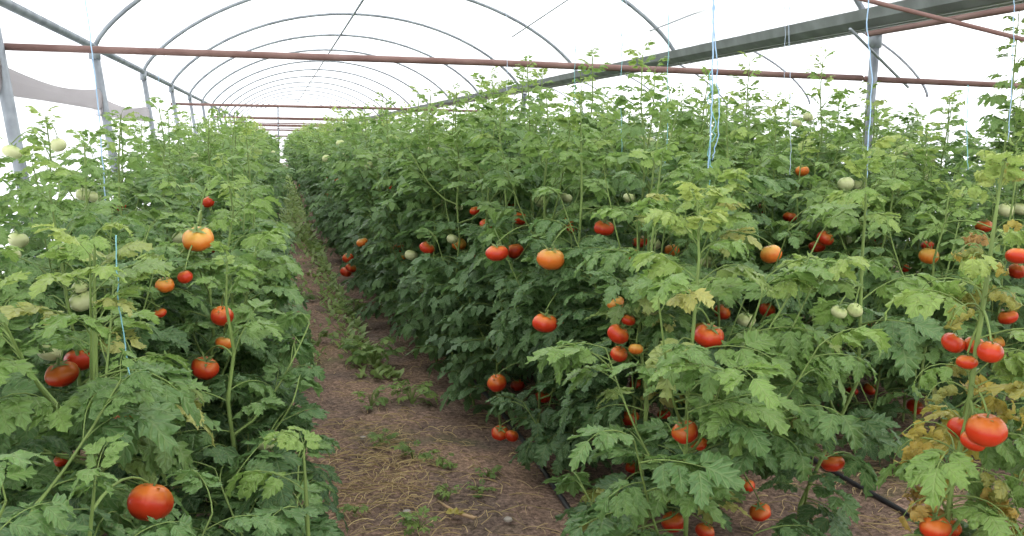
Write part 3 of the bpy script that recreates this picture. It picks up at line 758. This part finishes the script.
weed(413, 458, .09, 'slim two-leaved weed standing mid-path behind the straw patch', 4)
weed(441, 467, .08, 'small weed near the right side of the path, beside straw', 5)
weed(480, 493, .06, 'tiny grey-green weed on the gravelly soil right of the dry stick', 6)
weed(488, 477, .06, 'tiny weed patch on the bare soil below the right block', 7)
weed(355, 512, .06, 'tiny weed at the left path edge near the bottom', 8)
weed(371, 408, .11, 'low weed clump in mid-path where the soil narrows', 9, 16)
weed(374, 366, .20, 'large leafy weed clump leaning into the path from the right row', 10, 26)
weed(412, 405, .14, 'leafy weed at the right path edge below the large clump', 11, 18)
weed(318, 346, .12, 'weed at the left path edge beyond the straw', 12, 14)
weed(356, 312, .14, 'weed clump on the right path edge beyond the large clump', 13, 18)
weed(300, 300, .14, 'weed at the left path edge farther down', 14, 14)
# stick, fallen leaf, stones
p = [on_ground(*q) + np.array([0, 0, .008]) for q in ((438, 503), (447, 509), (460, 516), (474, 520), (477, 519))]
rail('dry_stick', p, [.004, .006, .007, .007, .004], plain('dry_stick', (0.40, 0.27, 0.15), .8), 'curved tan dry stick lying on the path', 'stick', n=6)
g = Geo(); V, T, U = leaflet(rs(4), 2, .3); V = V * .09 @ rot(.3).T; V[:, 2] -= V[:, 2].min() - .004; g.add(V, T, 0, .4, U); o = g.obj('fallen_leaf', [WITHER]); o.location = on_ground(446, 519); tag(o, 'yellow fallen leaf on the path by the dry stick', 'leaf')
def stone(px, py, r, label, seed):
    g = Geo(); rg = rs(seed); t = tomato_geo(seed, 3, .55); V = t.V[0] * r * (1 + rg.uniform(-.12, .12, (len(t.V[0]), 1))); g.add(V, t.T[0])
    o = g.obj('stone', [STONE]); o.location = on_ground(px, py) + np.array([0, 0, r * .15]); tag(o, label, 'stone')
stone(407, 513, .018, 'pale stone on the straw near the bottom of the path', 31)
stone(363, 438, .014, 'pale small stone at the left of the path', 32)
stone(508, 520, .016, 'small grey stone on the gravelly soil at the path edge', 33)
# straw litter: uncountable
g = Geo(); rg = rs(8)
for k in range(1500):
    if k < 520: px, py = rg.normal(385, 38), rg.normal(470, 32)
    elif k < 1100: px, py = rg.uniform(290, 580), 200 + 340 * rg.rand() ** .7
    else: px, py = rg.uniform(740, 1000), rg.uniform(400, 536)
    if not (190 < py < 545): continue
    q = on_ground(px, py); L = rg.uniform(.03, .13); a = rg.uniform(0, PI); c = rg.uniform(-.28, .28)
    t = np.linspace(-.5, .5, 5); th = a + c * t * 2
    P = np.stack([q[0] + L * t * np.cos(th), q[1] + L * t * np.sin(th), .004 + .012 * rg.rand() * (1 - (2 * t) ** 2) + .004 * rg.rand() + 0 * t], 1)
    V, T = tube(P, rg.uniform(.0009, .0022), 3, False); g.add(V, T, 0, rg.rand())
tag(g.obj('straw_litter', [STRAW]), 'dry straw and stalk bits scattered over the path soil', 'straw', kind='stuff')
# low grass along the far part of the path
g = Geo(); rg = rs(9)
for k in range(5200):
    y = 5.5 + 40 * rg.rand() ** 1.2; e0, e1 = .12, edge(y)
    side_ = rg.rand()
    x = (e1 + .05 - abs(rg.normal(0, .10)) if side_ < .85 else e0 + abs(rg.normal(0, .07))) if y < 13 else rg.uniform(e0 - .05, e1 + .05)
    h = rg.uniform(.015, .05) * (1 if y < 12 else 1.6); a = rg.uniform(0, 2 * PI); w = h * .38; b = rg.uniform(.9, 2.0) * h
    d = np.array([math.cos(a), math.sin(a), 0]); s_ = np.array([-d[1], d[0], 0]) * w
    p0 = np.array([x, y, -.01]); p1 = p0 + d * b * .5 + np.array([0, 0, h * .7]); p2 = p0 + d * b + np.array([0, 0, h])
    g.add([p0 - s_ * .6, p0 + s_ * .6, p1 + s_, p1 - s_, p2], [(0, 1, 2), (0, 2, 3), (3, 2, 4)], 0, rg.uniform(.4, 1))
tag(g.obj('grass', [WEED]), 'low green grass and seedlings along the path edges', 'grass', kind='stuff')

# ------------------------------------------------------------------ light
w = bpy.data.worlds.new('world'); bpy.context.scene.world = w; w.use_nodes = True
nt = w.node_tree; bg = nt.nodes['Background']
tc = nt.nodes.new('ShaderNodeTexCoord'); sx = nt.nodes.new('ShaderNodeSeparateXYZ'); nt.links.new(tc.outputs['Generated'], sx.inputs[0])
nt.links.new(ramp(nt, [(0.0, (0.80, 0.82, 0.86)), (0.4, (0.97, 0.98, 1.0)), (1.0, (1.0, 1.0, 1.0))], sx.outputs['Z']), bg.inputs['Color'])
bg.inputs['Strength'].default_value = 2.6
sc = bpy.context.scene
sc.view_settings.view_transform = 'Standard'; sc.view_settings.look = 'None'; sc.view_settings.gamma = 1.0; sc.view_settings.exposure = 0.0
sc.view_settings.use_curve_mapping = False
sc.cycles.max_bounces = 10; sc.cycles.transparent_max_bounces = 12; sc.cycles.diffuse_bounces = 5; sc.cycles.transmission_bounces = 8
